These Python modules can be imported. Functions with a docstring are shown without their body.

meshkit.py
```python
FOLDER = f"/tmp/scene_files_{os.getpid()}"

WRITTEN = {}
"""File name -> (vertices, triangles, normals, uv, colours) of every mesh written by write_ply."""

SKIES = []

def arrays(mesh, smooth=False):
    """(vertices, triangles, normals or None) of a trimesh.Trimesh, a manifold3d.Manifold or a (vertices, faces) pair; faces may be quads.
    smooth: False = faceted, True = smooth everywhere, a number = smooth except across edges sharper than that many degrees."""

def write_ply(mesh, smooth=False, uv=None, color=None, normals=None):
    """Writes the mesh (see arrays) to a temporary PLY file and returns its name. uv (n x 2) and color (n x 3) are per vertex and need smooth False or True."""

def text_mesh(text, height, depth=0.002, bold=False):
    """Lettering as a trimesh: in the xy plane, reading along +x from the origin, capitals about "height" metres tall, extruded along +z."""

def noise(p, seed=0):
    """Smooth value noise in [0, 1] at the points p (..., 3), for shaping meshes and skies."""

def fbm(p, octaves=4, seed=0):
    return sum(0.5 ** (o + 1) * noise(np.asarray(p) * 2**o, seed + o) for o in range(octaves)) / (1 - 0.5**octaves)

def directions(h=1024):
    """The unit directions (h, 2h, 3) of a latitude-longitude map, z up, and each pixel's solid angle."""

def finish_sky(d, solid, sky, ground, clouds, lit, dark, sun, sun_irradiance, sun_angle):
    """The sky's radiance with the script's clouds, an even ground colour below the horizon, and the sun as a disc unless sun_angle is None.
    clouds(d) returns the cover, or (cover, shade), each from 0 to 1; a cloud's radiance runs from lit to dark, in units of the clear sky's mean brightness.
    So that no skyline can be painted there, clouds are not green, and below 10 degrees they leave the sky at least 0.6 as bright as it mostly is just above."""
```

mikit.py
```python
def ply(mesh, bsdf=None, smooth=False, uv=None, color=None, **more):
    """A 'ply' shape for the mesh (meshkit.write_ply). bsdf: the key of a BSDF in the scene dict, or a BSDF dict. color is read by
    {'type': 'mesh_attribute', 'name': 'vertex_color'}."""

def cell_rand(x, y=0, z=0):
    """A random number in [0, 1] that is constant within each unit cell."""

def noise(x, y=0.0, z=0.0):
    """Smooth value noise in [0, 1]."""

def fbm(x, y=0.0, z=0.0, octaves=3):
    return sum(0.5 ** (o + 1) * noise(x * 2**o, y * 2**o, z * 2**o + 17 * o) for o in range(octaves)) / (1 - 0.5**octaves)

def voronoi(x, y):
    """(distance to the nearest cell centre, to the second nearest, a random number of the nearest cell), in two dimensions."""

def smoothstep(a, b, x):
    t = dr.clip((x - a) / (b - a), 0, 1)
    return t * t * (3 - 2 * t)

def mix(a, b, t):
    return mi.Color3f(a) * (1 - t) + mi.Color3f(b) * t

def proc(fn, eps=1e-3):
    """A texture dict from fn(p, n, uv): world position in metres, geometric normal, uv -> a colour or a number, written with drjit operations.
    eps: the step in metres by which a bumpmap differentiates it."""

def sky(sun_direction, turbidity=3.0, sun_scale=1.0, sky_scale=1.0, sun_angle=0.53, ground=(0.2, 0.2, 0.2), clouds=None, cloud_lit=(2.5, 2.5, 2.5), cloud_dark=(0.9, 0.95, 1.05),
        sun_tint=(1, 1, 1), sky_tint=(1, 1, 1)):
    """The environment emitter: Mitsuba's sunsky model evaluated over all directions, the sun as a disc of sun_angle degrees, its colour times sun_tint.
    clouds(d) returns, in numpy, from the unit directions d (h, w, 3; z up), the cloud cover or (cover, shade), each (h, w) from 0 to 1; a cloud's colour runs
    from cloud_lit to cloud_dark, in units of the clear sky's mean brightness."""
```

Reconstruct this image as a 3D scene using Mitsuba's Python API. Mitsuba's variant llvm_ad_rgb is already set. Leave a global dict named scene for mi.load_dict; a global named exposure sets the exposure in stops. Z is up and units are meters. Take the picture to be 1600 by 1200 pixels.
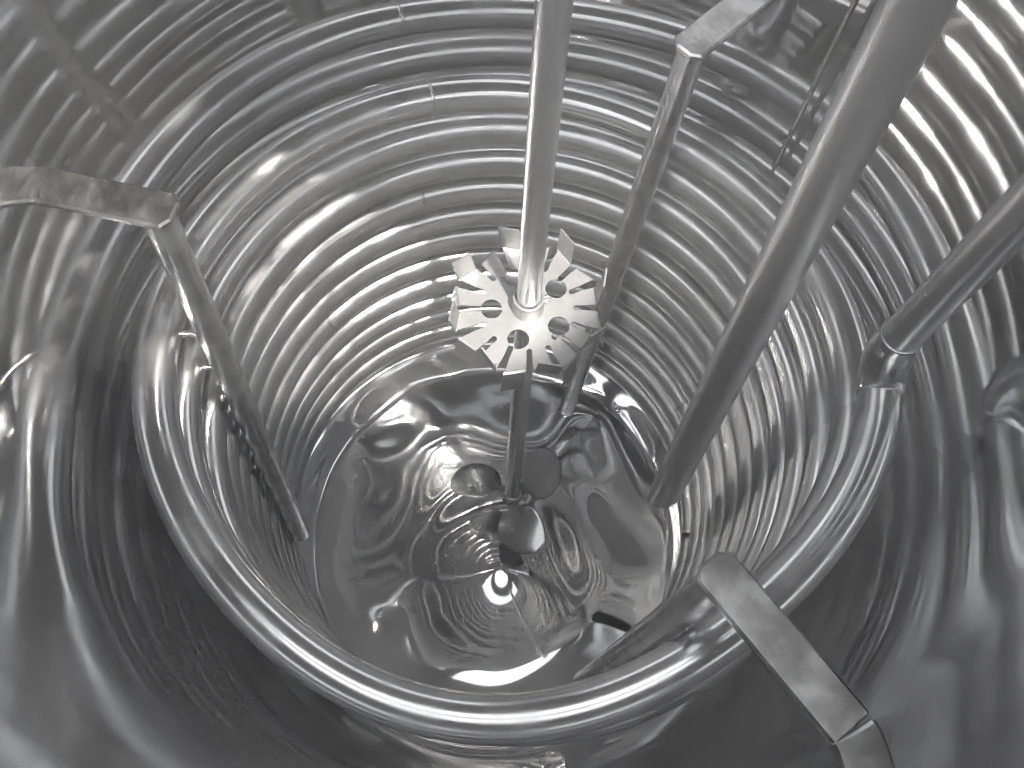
import math
import numpy as np
import trimesh
import mitsuba as mi
import drjit as dr
import shapely
from shapely.geometry import Polygon, Point, LineString
import mikit
import meshkit
from mikit import proc, noise, fbm, smoothstep, mix

T4 = mi.ScalarTransform4f
scene, labels = {}, {}
PI = math.pi

# ------------------------------------------------------------------ camera, sky, exposure
CAM = np.array([0.0442, -0.5406, 1.1825])
FWD = np.array([-0.0401, 0.3779, -0.9250])
UP = np.array([-0.1641, 0.9106, 0.3792])
scene['camera'] = {'type': 'perspective', 'fov': 58.514, 'fov_axis': 'x', 'near_clip': 0.02, 'far_clip': 200.0,
                   'to_world': T4().look_at(origin=CAM.tolist(), target=(CAM + FWD).tolist(), up=UP.tolist())}
SUN = np.array([0.38, -0.46, 1.45])
scene['sky'] = mikit.sky(SUN.tolist(), turbidity=3, sun_scale=0.75, sun_angle=2.0, sun_tint=(0.88, 1.0, 1.18),
                         clouds=lambda d: np.full(d.shape[:2], 1.0), cloud_lit=(2.05, 2.06, 2.1), cloud_dark=(1, 1, 1))
exposure = 3.4

# ------------------------------------------------------------------ materials
def metal(name, base, rough, bump=None, bump_scale=1.0, eps=2e-3):
    b = {'type': 'principled', 'metallic': 1.0, 'specular': 0.5,
         'base_color': base if isinstance(base, dict) else {'type': 'rgb', 'value': list(base)},
         'roughness': rough if isinstance(rough, dict) else {'type': 'float', 'value': rough} if False else rough}
    if bump is not None:
        b = {'type': 'bumpmap', 'arbitrary': proc(bump, eps=eps), 'scale': bump_scale, 'bsdf': b}
    scene[name] = {'type': 'twosided', 'bsdf': b}
    return name


def tube_rough(p, n, uv):
    blot = fbm(p.x * 16, p.y * 16, p.z * 16, octaves=3)
    fine = noise(p.x * 160, p.y * 160, p.z * 160)
    return 0.17 + 0.14 * smoothstep(0.45, 0.7, blot) + 0.04 * fine


def tube_col(p, n, uv):
    blot = fbm(p.x * 9 + 3, p.y * 9, p.z * 9, octaves=4)
    spot = smoothstep(0.74, 0.82, noise(p.x * 95, p.y * 95, p.z * 95))
    c = mix((0.78, 0.781, 0.785), (0.70, 0.701, 0.705), smoothstep(0.4, 0.65, blot))
    return mix(c, (0.40, 0.39, 0.38), 0.10 * spot)


def wall_bump(p, n, uv):
    return noise(p.x * 7, p.y * 7, p.z * 11) * 0.00014 + noise(p.x * 21 + 5, p.y * 21, p.z * 21) * 0.00003


def wall_rough(p, n, uv):
    blot = fbm(p.x * 6, p.y * 6, p.z * 3, octaves=3)
    grain = noise(p.x * 30, p.y * 30, p.z * 420)
    return 0.03 + 0.05 * smoothstep(0.42, 0.7, blot) + 0.015 * grain


def dish_rough(p, n, uv):
    blot = fbm(p.x * 8, p.y * 8, 3.0, octaves=3)
    return 0.045 + 0.05 * smoothstep(0.52, 0.74, blot)


def bar_col(p, n, uv):
    a = fbm(p.x * 26, p.y * 26, p.z * 26, octaves=4)
    s = noise((p.x + p.y) * 260, (p.x - p.y) * 30, p.z * 40)
    stain = smoothstep(0.56, 0.66, fbm(p.x * 55 + 4, p.y * 55, p.z * 55, octaves=3))
    c = mix((0.76, 0.76, 0.755), (0.50, 0.50, 0.495), smoothstep(0.40, 0.62, a))
    return mix(c, (0.36, 0.35, 0.34), 0.22 * stain + 0.22 * smoothstep(0.6, 0.8, s))


def bar_rough(p, n, uv):
    a = fbm(p.x * 30 + 9, p.y * 30, p.z * 30, octaves=3)
    return 0.24 + 0.10 * smoothstep(0.40, 0.65, a) + 0.06 * smoothstep(0.55, 0.8, noise(p.x * 300, p.y * 60, p.z * 60))


def disc_col(p, n, uv):
    a = fbm(p.x * 60, p.y * 60, p.z * 60, octaves=3)
    sp = smoothstep(0.78, 0.86, noise(p.x * 210, p.y * 210, p.z * 210))
    return mix(mix((0.53, 0.532, 0.536), (0.45, 0.452, 0.456), a), (0.42, 0.42, 0.42), 0.5 * sp)


def weld_bump(p, n, uv):
    return noise(p.x * 230, p.y * 230, p.z * 230) * 0.0006


metal('polished_tube', proc(tube_col), proc(tube_rough))
metal('mirror_wall', (0.82, 0.822, 0.828), proc(wall_rough), wall_bump, 1.0, 4e-3)
metal('mirror_dish', (0.70, 0.703, 0.71), proc(dish_rough))
def post_col(p, n, uv):
    a = fbm(p.x * 24, p.y * 24, p.z * 24, octaves=4)
    s = noise(p.x * 140, p.y * 140, p.z * 40)
    return mix((0.72, 0.722, 0.726), (0.58, 0.582, 0.586), smoothstep(0.42, 0.66, a) * 0.7 + 0.12 * s)


metal('post_steel', proc(post_col), proc(bar_rough))
metal('worn_bar', proc(bar_col), proc(bar_rough))
metal('satin_disc', proc(disc_col), 0.55)
metal('shaft_steel', (0.72, 0.722, 0.728), 0.31)
metal('blade_steel', (0.52, 0.522, 0.526), 0.20)
metal('satin_pipe', (0.74, 0.742, 0.746), 0.33)
metal('weld_steel', (0.58, 0.58, 0.585), 0.3, weld_bump, 1.0, 1e-3)
metal('dull_lid', (0.72, 0.722, 0.728), 0.6)

# ------------------------------------------------------------------ helpers
def obj(key, mesh, mat, smooth=40, **kw):
    k, i = key, 0
    while k in scene:
        i += 1
        k = f'{key}_{i:03d}'
    scene[k] = mikit.ply(mesh, mat, smooth=smooth, **kw)
    return k


def sstep(a, b, x):
    t = np.clip((np.asarray(x, float) - a) / (b - a), 0, 1)
    return t * t * (3 - 2 * t)


def frames(path):
    path = np.asarray(path, float)
    t = np.gradient(path, axis=0)
    t /= np.linalg.norm(t, axis=1, keepdims=True)
    a = np.array([0, 0, 1.0]) if abs(t[0][2]) < 0.9 else np.array([1.0, 0, 0])
    u = a - t[0] * (a @ t[0])
    us = []
    for k in range(len(path)):
        u = u - t[k] * (u @ t[k])
        u /= np.linalg.norm(u)
        us.append(u.copy())
    us = np.array(us)
    return path, t, us, np.cross(t, us)


def tube(path, radius, sides=28, caps=False):
    path, t, u, v = frames(path)
    n = len(path)
    radius = np.broadcast_to(np.asarray(radius, float), (n,))
    a = np.linspace(0, 2 * PI, sides, endpoint=False)
    V = path[:, None] + radius[:, None, None] * (np.cos(a)[None, :, None] * u[:, None] + np.sin(a)[None, :, None] * v[:, None])
    V = V.reshape(-1, 3)
    i, j = np.meshgrid(np.arange(n - 1), np.arange(sides), indexing='ij')
    a0, a1 = i * sides + j, i * sides + (j + 1) % sides
    F = np.vstack([np.stack([a0, a1, a1 + sides], -1).reshape(-1, 3), np.stack([a0, a1 + sides, a0 + sides], -1).reshape(-1, 3)])
    if caps:
        V = np.vstack([V, path[0], path[-1]])
        k, j = len(V) - 2, np.arange(sides)
        F = np.vstack([F, np.stack([(j + 1) % sides, j, 0 * j + k], -1),
                       np.stack([j + (n - 1) * sides, (j + 1) % sides + (n - 1) * sides, 0 * j + k + 1], -1)])
    return trimesh.Trimesh(V, F[:, ::-1], process=False)


def lathe(profile, sides=180, centre=None):
    """profile: (r, z) rows; centre(z) -> (x, y)."""
    pr = np.asarray(profile, float)
    a = np.linspace(0, 2 * PI, sides, endpoint=False)
    V = np.stack([pr[:, 0, None] * np.cos(a), pr[:, 0, None] * np.sin(a), np.repeat(pr[:, 1, None], sides, 1)], -1)
    if centre is not None:
        c = np.array([centre(z) for z in pr[:, 1]])
        V[..., :2] += c[:, None]
    n = len(pr)
    V = V.reshape(-1, 3)
    i, j = np.meshgrid(np.arange(n - 1), np.arange(sides), indexing='ij')
    a0, a1 = i * sides + j, i * sides + (j + 1) % sides
    F = np.vstack([np.stack([a0, a1, a1 + sides], -1).reshape(-1, 3), np.stack([a0, a1 + sides, a0 + sides], -1).reshape(-1, 3)])
    return trimesh.Trimesh(V, F, process=False)


def extrude(poly, h):
    return trimesh.creation.extrude_polygon(poly, h, engine='earcut')


def place(mesh, x, y, z):
    """x, y, z: origin, x axis, y axis of the local frame."""
    o, ex, ey = np.asarray(x, float), np.asarray(y, float), np.asarray(z, float)
    ex /= np.linalg.norm(ex)
    ey = ey - ex * (ex @ ey)
    ey /= np.linalg.norm(ey)
    M = np.eye(4)
    M[:3, 0], M[:3, 1], M[:3, 2], M[:3, 3] = ex, ey, np.cross(ex, ey), o
    m = mesh.copy()
    m.apply_transform(M)
    return m


def unit(v):
    v = np.asarray(v, float)
    return v / np.linalg.norm(v)


# ------------------------------------------------------------------ the tank
ZJ, ZC = -1.20, -1.232          # wall-to-bottom seam, lowest point of the dished bottom


def tank_c(z):
    k = np.clip(-z / 1.2, -0.2, 1.2)
    return (-0.035 * k, 0.012 * k)


def tank_r(z):
    return 0.552 + (z - ZJ) * 0.035


wall = lathe([(tank_r(z), z) for z in np.linspace(ZJ, 1.36, 60)], 240, tank_c)
obj('mixing_tank__wall', wall, 'mirror_wall', smooth=True)
RJ = tank_r(ZJ)
SUMP = (0.0, -0.08)
rs = np.concatenate([np.linspace(0.0008, 0.9, 60), 0.9 + 0.1 * np.sin(np.linspace(0, 1, 24)[1:] * PI / 2)])
prof = [(RJ * q, ZC + (ZJ - ZC) * (1 - max(0.0, 1 - q ** 2.0) ** 0.62)) for q in rs]
dish = lathe(prof, 360, lambda z: tank_c(ZJ))
v = dish.vertices.copy()
fall = 1 - sstep(0.86, 1.0, np.hypot(v[:, 0] - tank_c(ZJ)[0], v[:, 1] - tank_c(ZJ)[1]) / RJ)
rc = np.hypot(v[:, 0] - SUMP[0], v[:, 1] - SUMP[1])
bulge = 0.06 - (0.13 * np.sqrt(rc ** 2 + 0.006 ** 2) + 0.5 * rc ** 2)       # shallow raised centre
z0 = v.copy()
v[:, 2] += 0.5 * (bulge + np.sqrt(bulge ** 2 + 0.015 ** 2)) - 0.03 * fall
v[:, 2] += fall * (1 - 0.6 * np.exp(-(rc / 0.2) ** 2)) * ((meshkit.noise(z0 * 4.7, 15) - 0.5) * 0.034 + (meshkit.noise(z0 * 11.0, 9) - 0.5) * 0.0030)
dish.vertices = v
obj('mixing_tank__dished_bottom', dish, 'mirror_dish', smooth=True)
a = np.linspace(0, 2 * PI, 240)
jit = meshkit.noise(np.stack([np.cos(a) * 14, np.sin(a) * 14, 0 * a], -1), 3) - 0.5
jit[-1] = jit[0]
ring = np.stack([tank_c(ZJ)[0] + (RJ - 0.001) * np.cos(a), tank_c(ZJ)[1] + (RJ - 0.001) * np.sin(a), ZJ + 0.003 * jit], -1)
obj('mixing_tank__weld_seam', tube(ring, 0.0035, 10), 'weld_steel', smooth=True)
# lid with the open inspection hatch the picture is taken through
LZ = 1.36
outer = Point(tank_c(LZ)).buffer(tank_r(LZ) + 0.02, 96)
hole = Point(0.0, -0.01).buffer(0.575, 96).intersection(shapely.box(-1, -1, 1, -0.18))
lid = extrude(outer.difference(hole), 0.006)
lid.apply_translation([0, 0, LZ])
obj('mixing_tank__lid', lid, 'dull_lid', smooth=False)
labels['mixing_tank'] = {'label': 'round polished stainless steel tank with mirror walls and dished bottom around the coil', 'category': 'tank'}

# ------------------------------------------------------------------ the coil
RT = 0.0308
PITCH = 0.0891
T0 = 0.0467
Q = [0.0083, -0.0158, 0.0029, -0.0019, -0.0001, 0.0095, 0.0052, 0.0019, -0.0004, 0.0027, 0.0049, -0.0004, -0.0005, 0.007, 0.0023, -0.0053, -0.0006]
TURNS = 11.35


def coil(t):
    t = np.asarray(t, float)
    th = T0 - t
    w = 1 - sstep(2 * PI * 0.8, 2 * PI * 2.2, t)
    f = t / (2 * PI * TURNS)
    dr_ = sum(Q[1 + 4 * k] * np.cos((k + 1) * th) + Q[2 + 4 * k] * np.sin((k + 1) * th) for k in range(4))
    dz_ = Q[0] + sum(Q[3 + 4 * k] * np.cos((k + 1) * th) + Q[4 + 4 * k] * np.sin((k + 1) * th) for k in range(4))
    r = 0.5 - 0.012 * f + w * dr_ + 0.0025 * (meshkit.noise(np.stack([t * 0.9, 0 * t, 0 * t], -1), 5) - 0.5)
    z = -PITCH * t / (2 * PI) + w * dz_ + 0.010 * (meshkit.noise(np.stack([t * 0.55, 0 * t, 0 * t], -1), 8) - 0.5) * (1 - w)
    return np.stack([r * np.cos(th) - 0.042 * f, r * np.sin(th) + 0.01 * f, z], -1)


NT = int(TURNS)
for k in range(NT + 1):
    t1 = min(k + 1, TURNS)
    t = np.linspace(2 * PI * k, 2 * PI * t1, max(40, int(170 * (t1 - k))))
    obj('heating_coil__turn', tube(coil(t), RT, 30, caps=(k == NT)), 'polished_tube', smooth=True)
# inlet: down the wall, mitred elbow, into the first turn
p0 = coil(np.array([0.0]))[0]
d0 = unit(coil(np.array([0.02]))[0] - p0)
top = np.array([0.487, 0.055, 1.34])
knee = np.array([0.4865, 0.052, 0.105])
ctrl = np.array([0.502, 0.070, 0.028])
s = np.linspace(0, 1, 26)[:, None]
elbow = (1 - s) ** 2 * knee + 2 * s * (1 - s) * ctrl + s ** 2 * (p0 - d0 * 0.004)
obj('heating_coil__inlet_pipe', tube(np.linspace(top, knee, 40), 0.0255, 30), 'satin_pipe', smooth=True)
kd = unit(knee - top)
elbow = np.vstack([knee - kd * 0.012, elbow])
obj('heating_coil__elbow', tube(elbow, 0.0258 + 0.0075 * sstep(0.0, 0.55, np.linspace(0, 1, 27)), 30), 'polished_tube', smooth=True)


def weld_ring(t, wob=0.0022, rad=0.0030):
    P, tt, u, v_ = frames(coil(np.linspace(t - 0.01, t + 0.01, 5)))
    c, u, v_, tt = P[2], u[2], v_[2], tt[2]
    b = np.linspace(0, 2 * PI, 40)
    j = meshkit.noise(np.stack([np.cos(b) * 3 + t, np.sin(b) * 3, 0 * b], -1), 2) - 0.5
    j[-1] = j[0]
    pts = c + (RT - 0.0012) * (np.cos(b)[:, None] * u + np.sin(b)[:, None] * v_) + wob * j[:, None] * tt
    return tube(pts, rad, 8)


def t_at(deg, turn):
    """travel at which the coil passes the azimuth deg during the given turn."""
    return ((T0 - math.radians(deg)) % (2 * PI)) + 2 * PI * turn


kb = np.linspace(0, 2 * PI, 40)
ku = unit(np.cross(kd, [1.0, 0, 0]))
kv = np.cross(kd, ku)
obj('heating_coil__weld_seam', tube(knee - kd * 0.012 + 0.0256 * (np.cos(kb)[:, None] * ku + np.sin(kb)[:, None] * kv), 0.0026, 8), 'weld_steel', smooth=True)
for deg, turn in ((120, 3), (117, 0), (2, 0), (150, 6), (35, 8)):
    obj('heating_coil__weld_seam', weld_ring(t_at(deg, turn)), 'polished_tube', smooth=True)
labels['heating_coil'] = {'label': 'large helical coil of shiny stainless tube winding down inside the tank', 'category': 'coil'}

# ------------------------------------------------------------------ posts that carry the coil
def post(top, foot, r, label, wall_at, bar_w=0.046, extra=0.0):
    key = 'support_post'
    i = 0
    while any(k.startswith(key + '__') for k in scene):
        i += 1
        key = f'support_post_{i:03d}'
    top, foot = np.asarray(top, float), np.asarray(foot, float)
    d = unit(foot - top)
    L = np.linalg.norm(foot - top)
    ss = np.concatenate([np.linspace(0, L - 0.006, 60), L - 0.006 + 0.006 * np.sin(np.linspace(0.1, 1, 8) * PI / 2)])
    rr = np.where(ss > L - 0.006, r - 0.006 * (1 - np.sqrt(np.clip(1 - ((ss - L + 0.006) / 0.006) ** 2, 0, 1))), r)
    obj(key + '__post', tube(top + ss[:, None] * d, rr, 32, caps=True), 'post_steel', smooth=35)
    # flat bar from the head of the post to the wall, its inner end rounded
    w = np.asarray(wall_at, float)
    ax = unit(w - top)
    Lb = np.linalg.norm(w - top)
    h = bar_w / 2
    poly = Polygon([(-h * 0.62, -h), (Lb + 0.004, -h), (Lb + 0.004, h), (-h * 0.62, h), (-h * 1.0, h * 0.5), (-h * 1.0, -h * 0.5)]).buffer(-0.004).buffer(0.004, 8)
    poly = poly.convex_hull
    ring_o, ring_i = np.array(poly.exterior.coords), np.array(poly.buffer(-0.0028).exterior.coords)
    pts = np.vstack([np.c_[ring_o, np.zeros(len(ring_o))], np.c_[ring_o, np.full(len(ring_o), 0.0062)], np.c_[ring_i, np.full(len(ring_i), 0.009)]])
    bar = trimesh.convex.convex_hull(pts)
    obj(key + '__bar', place(bar, top + np.array([0, 0, 0.0005]), ax, np.cross([0, 0, 1], ax)), 'worn_bar', smooth=20)
    b = np.linspace(0, 2 * PI, 48)
    j = meshkit.noise(np.stack([np.cos(b) * 4, np.sin(b) * 4, 0 * b + i], -1), 2) - 0.5
    j[-1] = j[0]
    obj(key + '__weld_seam', tube(np.stack([top[0] + r * 1.02 * np.cos(b), top[1] + r * 1.02 * np.sin(b), top[2] - 0.0015 + 0.003 * j], -1), 0.0035, 8), 'weld_steel', smooth=True)
    # tack welds where the coil touches the post
    for k in range(NT):
        tt = np.linspace(2 * PI * k, 2 * PI * (k + 1), 400)
        C = coil(tt)
        q = np.clip((C - top) @ d, 0, L)
        near = top + q[:, None] * d
        i0 = np.argmin(np.linalg.norm(C - near, axis=1))
        gap = C[i0] - near[i0]
        dist = np.linalg.norm(gap)
        if q[i0] <= 0.01 or q[i0] >= L - 0.01 or dist > RT + r + 0.05:
            continue
        a_, b_ = near[i0] + gap / dist * (r - 0.002), near[i0] + gap / dist * (dist - RT + 0.002)
        if np.linalg.norm(b_ - a_) < 0.004:
            mid = (a_ + b_) / 2
            a_, b_ = mid - gap / dist * 0.003, mid + gap / dist * 0.003
        m = tube(np.linspace(a_, b_, 7), [0.006, 0.0055, 0.0045, 0.004, 0.0045, 0.006, 0.0065], 12, caps=True)
        mv = m.vertices.copy()
        mv += (meshkit.noise(mv * 190, k) - 0.5)[:, None] * 0.003 * np.array([1, 1, 1.0])
        m.vertices = mv
        obj(key + '__tack_weld', m, 'weld_steel', smooth=True)
    labels[key] = {'label': label, 'category': 'post', 'group': 'posts that carry the coil'}


post((-0.4545, -0.008, 0.235), (-0.449, -0.152, -0.85), 0.0205, 'worn vertical post on the left inside of the coil, hung from a flat bar', (-0.612, 0.000, 0.235), 0.05)
post((0.165, 0.404, 0.20), (0.102, 0.360, -1.14), 0.0205, 'smooth vertical post at the back of the coil, partly behind the toothed disc', (0.262, 0.535, 0.20), 0.05)
post((0.263, -0.323, 0.20), (0.218, -0.359, -0.85), 0.0215, 'vertical post at the near right of the coil under a scratched flat bar', (0.400, -0.450, 0.20), 0.052)

# ------------------------------------------------------------------ the dip pipe, open and cut on the slant
pb = np.array([0.3245, 0.0361, -0.70])
pt = pb + (np.array([0.3196, 0.1592, 0.55]) - pb) * (2.0 / 1.25)
dp = unit(pb - pt)
R_ = 0.0325
n_s, n_l = 40, 60
aa = np.linspace(0, 2 * PI, n_s, endpoint=False)
e1 = unit(np.array([1.0, -0.35, 0]) - dp * (dp @ np.array([1.0, -0.35, 0])))
e2 = np.cross(dp, e1)
Lp = np.linalg.norm(pb - pt)


def cut_shell(r, m0=0.0):
    ql = np.linspace(0, 1, n_l)[:, None]
    ends = Lp + 0.012 - 0.030 * np.cos(aa)[None]          # slanted end
    along = m0 + ql * (ends - m0)
    return pt + along[..., None] * dp + r * (np.cos(aa)[None, :, None] * e1 + np.sin(aa)[None, :, None] * e2)


o_, i_ = cut_shell(R_), cut_shell(R_ - 0.003)
G = np.concatenate([o_, i_[::-1]])
n = len(G)
ii, jj = np.meshgrid(np.arange(n - 1), np.arange(n_s), indexing='ij')
a0, a1 = ii * n_s + jj, ii * n_s + (jj + 1) % n_s
F = np.vstack([np.stack([a0, a1, a1 + n_s], -1).reshape(-1, 3), np.stack([a0, a1 + n_s, a0 + n_s], -1).reshape(-1, 3)])
obj('dip_pipe', trimesh.Trimesh(G.reshape(-1, 3), F[:, ::-1], process=False), 'satin_pipe', smooth=40)
labels['dip_pipe'] = {'label': 'thick straight dip pipe with a slant cut lower end, right of the shaft', 'category': 'pipe'}

# ------------------------------------------------------------------ the agitator
sa, sb = np.array([-0.0125, 0.145, 0.5]), np.array([-0.0036, 0.090, -1.10])
sdir = unit(sb - sa)
at = lambda z: sa + (sb - sa) * ((z - sa[2]) / (sb[2] - sa[2]))
RS = 0.0188
obj('agitator__shaft', tube(np.linspace(at(1.35), at(-1.112), 60), RS, 36, caps=True), 'shaft_steel', smooth=35)
AX = -sdir
ex = unit(np.array([1.0, 0, 0]) - AX * AX[0])
ey = np.cross(AX, ex)
DZ = -0.120
DO = at(DZ)
loc = lambda m: place(m, DO, ex, ey)
RB, NTEETH, TH = 0.108, 16, 0.0028
plate = Point(0, 0).buffer(0.100, 64)
tooth_edges = []
for k in range(NTEETH):
    am = math.radians(22.0 + 360.0 / NTEETH * k)
    da = math.radians(360.0 / NTEETH) / 2
    up_ = k % 2 == 0
    # bent edge runs slantwise across the end of the tooth
    r1, r2 = (0.107, 0.121) if up_ else (0.120, 0.108)
    A = np.array([math.cos(am - da * 0.76), math.sin(am - da * 0.76)]) * r1
    B = np.array([math.cos(am + da * 0.76), math.sin(am + da * 0.76)]) * r2
    r0 = 0.06
    C = np.array([math.cos(am + da * 0.93), math.sin(am + da * 0.93)]) * r0
    D = np.array([math.cos(am - da * 0.93), math.sin(am - da * 0.93)]) * r0
    tooth_edges.append((A, B, up_))
    plate = plate.union(Polygon([A, B, C, D]))
for k in range(NTEETH):
    a_ = math.radians(22.0 + 360.0 / NTEETH * (k + 0.5))
    e = np.array([math.cos(a_), math.sin(a_)])
    plate = plate.difference(LineString([e * 0.077, e * 0.14]).buffer(0.0046, 10))
    tip = Polygon([e * 0.093 + np.array([-e[1], e[0]]) * 0.0046, e * 0.14 + np.array([-e[1], e[0]]) * 0.0095, e * 0.14 - np.array([-e[1], e[0]]) * 0.0095, e * 0.093 - np.array([-e[1], e[0]]) * 0.0046])
    plate = plate.difference(tip)
for k in range(5):
    a_ = math.radians(-96 + 72 * k)
    plate = plate.difference(Point(0.058 * math.cos(a_), 0.058 * math.sin(a_)).buffer(0.0172, 24))
for a_ in (math.radians(-42), math.radians(138)):
    plate = plate.difference(Point(0.066 * math.cos(a_), 0.066 * math.sin(a_)).buffer(0.0048, 12))
plate = max(getattr(plate, 'geoms', [plate]), key=lambda g: g.area)
pm = extrude(plate, TH)
obj('agitator__toothed_disc', loc(pm), 'satin_disc', smooth=30)
for A, B, up_ in tooth_edges:
    m_ = (A + B) / 2
    tdir = (B - A) / np.linalg.norm(B - A)
    nrm = np.array([tdir[1], -tdir[0]])
    if nrm @ m_ < 0:
        nrm = -nrm
    s_ = 1 if up_ else -1
    wl = np.linalg.norm(B - A) / 2
    H = 0.046
    rows = []
    zb = TH / 2
    for f_ in np.linspace(0, 1, 7):                       # bent flange, a small bend radius then straight
        ang = min(1.0, f_ / 0.3) * math.radians(80)
        out = 0.004 * math.sin(min(1.0, f_ / 0.3) * PI / 2) + max(0, f_ - 0.3) * H * math.cos(math.radians(80))
        hh = 0.004 * (1 - math.cos(min(1.0, f_ / 0.3) * PI / 2)) + max(0, f_ - 0.3) / 0.7 * (H - 0.004)
        skew = 0.006 * f_
        for off in (-wl + skew * 0.2, wl - skew * 0.2 + 0.0):
            p = m_ + tdir * (off + (0.008 * f_ if up_ else -0.007 * f_)) + nrm * (out - 0.001)
            rows.append([p[0], p[1], zb + s_ * hh])
    rows = np.array(rows).reshape(7, 2, 3)
    n3 = np.cross(rows[1:, 0] - rows[:-1, 0], np.array([*tdir, 0]))
    n3 = np.vstack([n3, n3[-1]])
    n3 /= np.linalg.norm(n3, axis=1, keepdims=True)
    n3[0] = [0, 0, s_ * -1.0] if n3[0][2] * s_ < 0 else [0, 0, s_ * 1.0]
    V = np.concatenate([rows + n3[:, None] * TH / 2, rows - n3[:, None] * TH / 2], axis=1)    # 7 x 4
    idx = lambda i, j: i * 4 + j
    Fq = []
    for i in range(6):
        for j0, j1 in ((0, 1), (1, 3), (3, 2), (2, 0)):
            Fq.append([idx(i, j0), idx(i, j1), idx(i + 1, j1), idx(i + 1, j0)])
    Fq += [[idx(0, 0), idx(0, 2), idx(0, 3), idx(0, 1)], [idx(6, 0), idx(6, 1), idx(6, 3), idx(6, 2)]]
    Fq = np.array(Fq)
    tm = trimesh.Trimesh(V.reshape(-1, 3), np.vstack([Fq[:, [0, 1, 2]], Fq[:, [0, 2, 3]]]), process=False)
    trimesh.repair.fix_normals(tm)
    obj('agitator__toothed_disc__tooth', loc(tm), 'satin_disc', smooth=25)
hubp = [(RS - 0.001, 0.003), (0.0256, 0.003), (0.0254, 0.034), (0.0244, 0.0355), (0.0215, 0.0355), (0.0208, 0.030), (RS - 0.001, 0.030)]
obj('agitator__collar', loc(lathe(hubp, 48)), 'satin_disc', smooth=30)
for hz in (0.012, 0.024):
    c_ = trimesh.creation.cylinder(radius=0.0035, height=0.009, sections=14)
    c_.apply_transform(trimesh.transformations.rotation_matrix(PI / 2, [0, 1, 0]))
    c_.apply_translation([0.029, 0.003, hz])
    c_.apply_transform(trimesh.transformations.rotation_matrix(math.radians(20), [0, 0, 1]))
    obj('agitator__set_screw', loc(c_), 'weld_steel', smooth=30)
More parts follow.
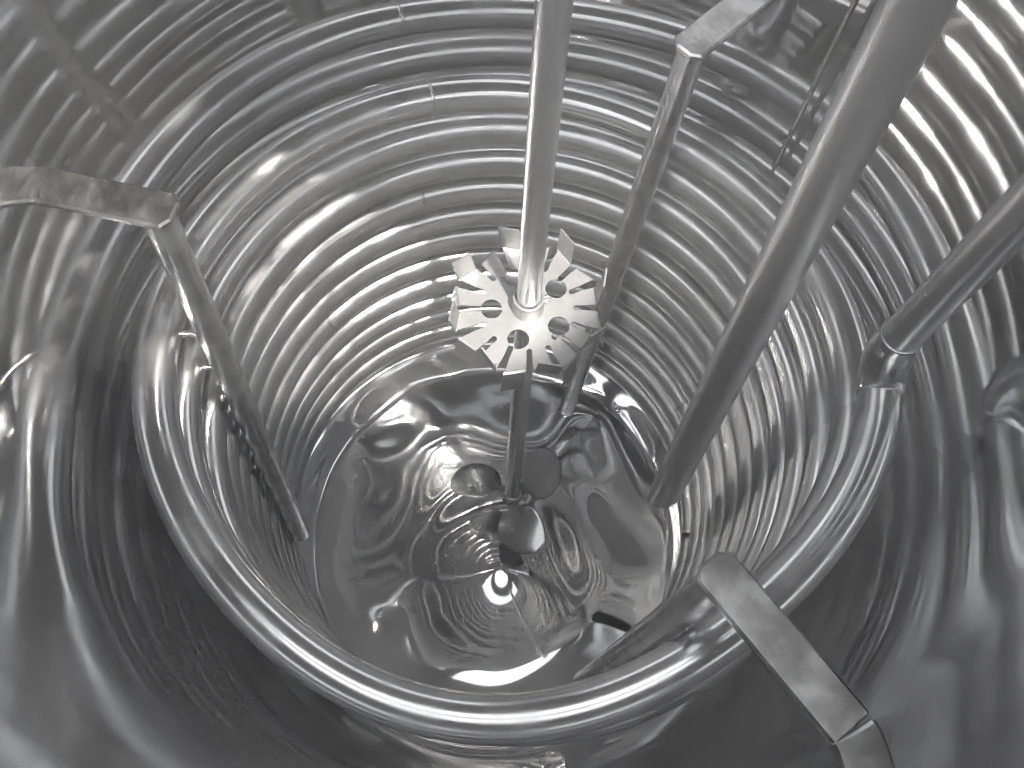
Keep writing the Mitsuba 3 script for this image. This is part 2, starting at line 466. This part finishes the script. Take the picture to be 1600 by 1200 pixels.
# marine propeller at the foot
PO = at(-1.105)
ploc = lambda m: place(m, PO, ex, ey)
obj('agitator__propeller', ploc(lathe([(0.0005, 0.022), (0.020, 0.022), (0.025, 0.018), (0.026, -0.016), (0.022, -0.026), (0.013, -0.030), (0.013, -0.038), (0.0005, -0.04)], 48)), 'blade_steel', smooth=35)
for k, a_ in enumerate((157.0, 37.0, -77.0)):
    nr, nc = 26, 22
    ss, cc = np.meshgrid(np.linspace(0, 1, nr), np.linspace(-1, 1, nc), indexing='ij')
    r = 0.022 + 0.140 * ss
    half = 0.073 * np.sqrt(np.clip(1 - ((ss - 0.58) / 0.44) ** 2, 0.0, 1)) * (1 + 0.22 * cc * (1 - ss)) * np.where(ss > 0.995, 0.25, 1.0)
    half = np.maximum(half, np.where(ss < 0.35, 0.021, 0.004))
    pitch = np.arctan(0.23 / (2 * PI * np.maximum(r, 0.03)))
    pitch = np.clip(pitch, 0.25, 0.95)
    y = cc * half * np.cos(pitch)
    z = cc * half * np.sin(pitch) + 0.004 * (1 - cc ** 2) * ss
    phi = y / r + 0.38 * ss ** 2
    X = np.stack([r * np.cos(phi * 0.85), r * np.sin(phi * 0.85), z], -1)
    th = 0.0016 * (1.3 - 0.7 * ss)[..., None] * np.array([0, 0, 1.0])
    V = np.concatenate([(X + th).reshape(-1, 3), (X - th).reshape(-1, 3)])
    Fq = []
    N0 = nr * nc
    for i in range(nr - 1):
        for j in range(nc - 1):
            q = [i * nc + j, (i + 1) * nc + j, (i + 1) * nc + j + 1, i * nc + j + 1]
            Fq.append(q)
            Fq.append([N0 + x for x in q[::-1]])
    loop = [j for j in range(nc)] + [i * nc + nc - 1 for i in range(1, nr)] + [(nr - 1) * nc + j for j in range(nc - 2, -1, -1)] + [i * nc for i in range(nr - 2, -1, -1)]
    for x0, x1 in zip(loop[:-1], loop[1:]):
        Fq.append([x0, x1, N0 + x1, N0 + x0])
    Fq = np.array(Fq)
    bm = trimesh.Trimesh(V, np.vstack([Fq[:, [0, 1, 2]], Fq[:, [0, 2, 3]]]), process=False)
    bm.apply_transform(trimesh.transformations.rotation_matrix(math.radians(a_), [0, 0, 1]))
    obj('agitator__propeller__blade', ploc(bm), 'blade_steel', smooth=40)
labels['agitator'] = {'label': 'steel agitator shaft with a bright toothed disc and a three blade propeller at its foot', 'category': 'agitator'}

# thin rod standing off the wall behind the dip pipe
rod_p = np.linspace([0.358, 0.446, 1.32], [0.358, 0.446, -0.118], 60)
obj('level_rod', tube(rod_p, np.concatenate([np.full(57, 0.0042), [0.0040, 0.0033, 0.0020]]), 14, caps=True), 'shaft_steel', smooth=35)
labels['level_rod'] = {'label': 'thin straight upright rod by the tank wall at the upper right, behind the dip pipe', 'category': 'rod'}

# ------------------------------------------------------------------ thin sunlit vapour in the air of the tank
scene['air'] = {'type': 'homogeneous', 'albedo': 0.95, 'sigma_t': 0.042}
scene['haze'] = {'type': 'cube', 'to_world': T4().translate([0, 0, -0.475]).scale([1.6, 1.6, 1.925]), 'bsdf': {'type': 'null'}, 'interior': {'type': 'ref', 'id': 'air'}}
scene['camera']['medium'] = {'type': 'ref', 'id': 'air'}
labels['haze'] = {'label': 'thin pale haze hanging in the sunlit air inside the tank', 'category': 'haze', 'kind': 'stuff'}
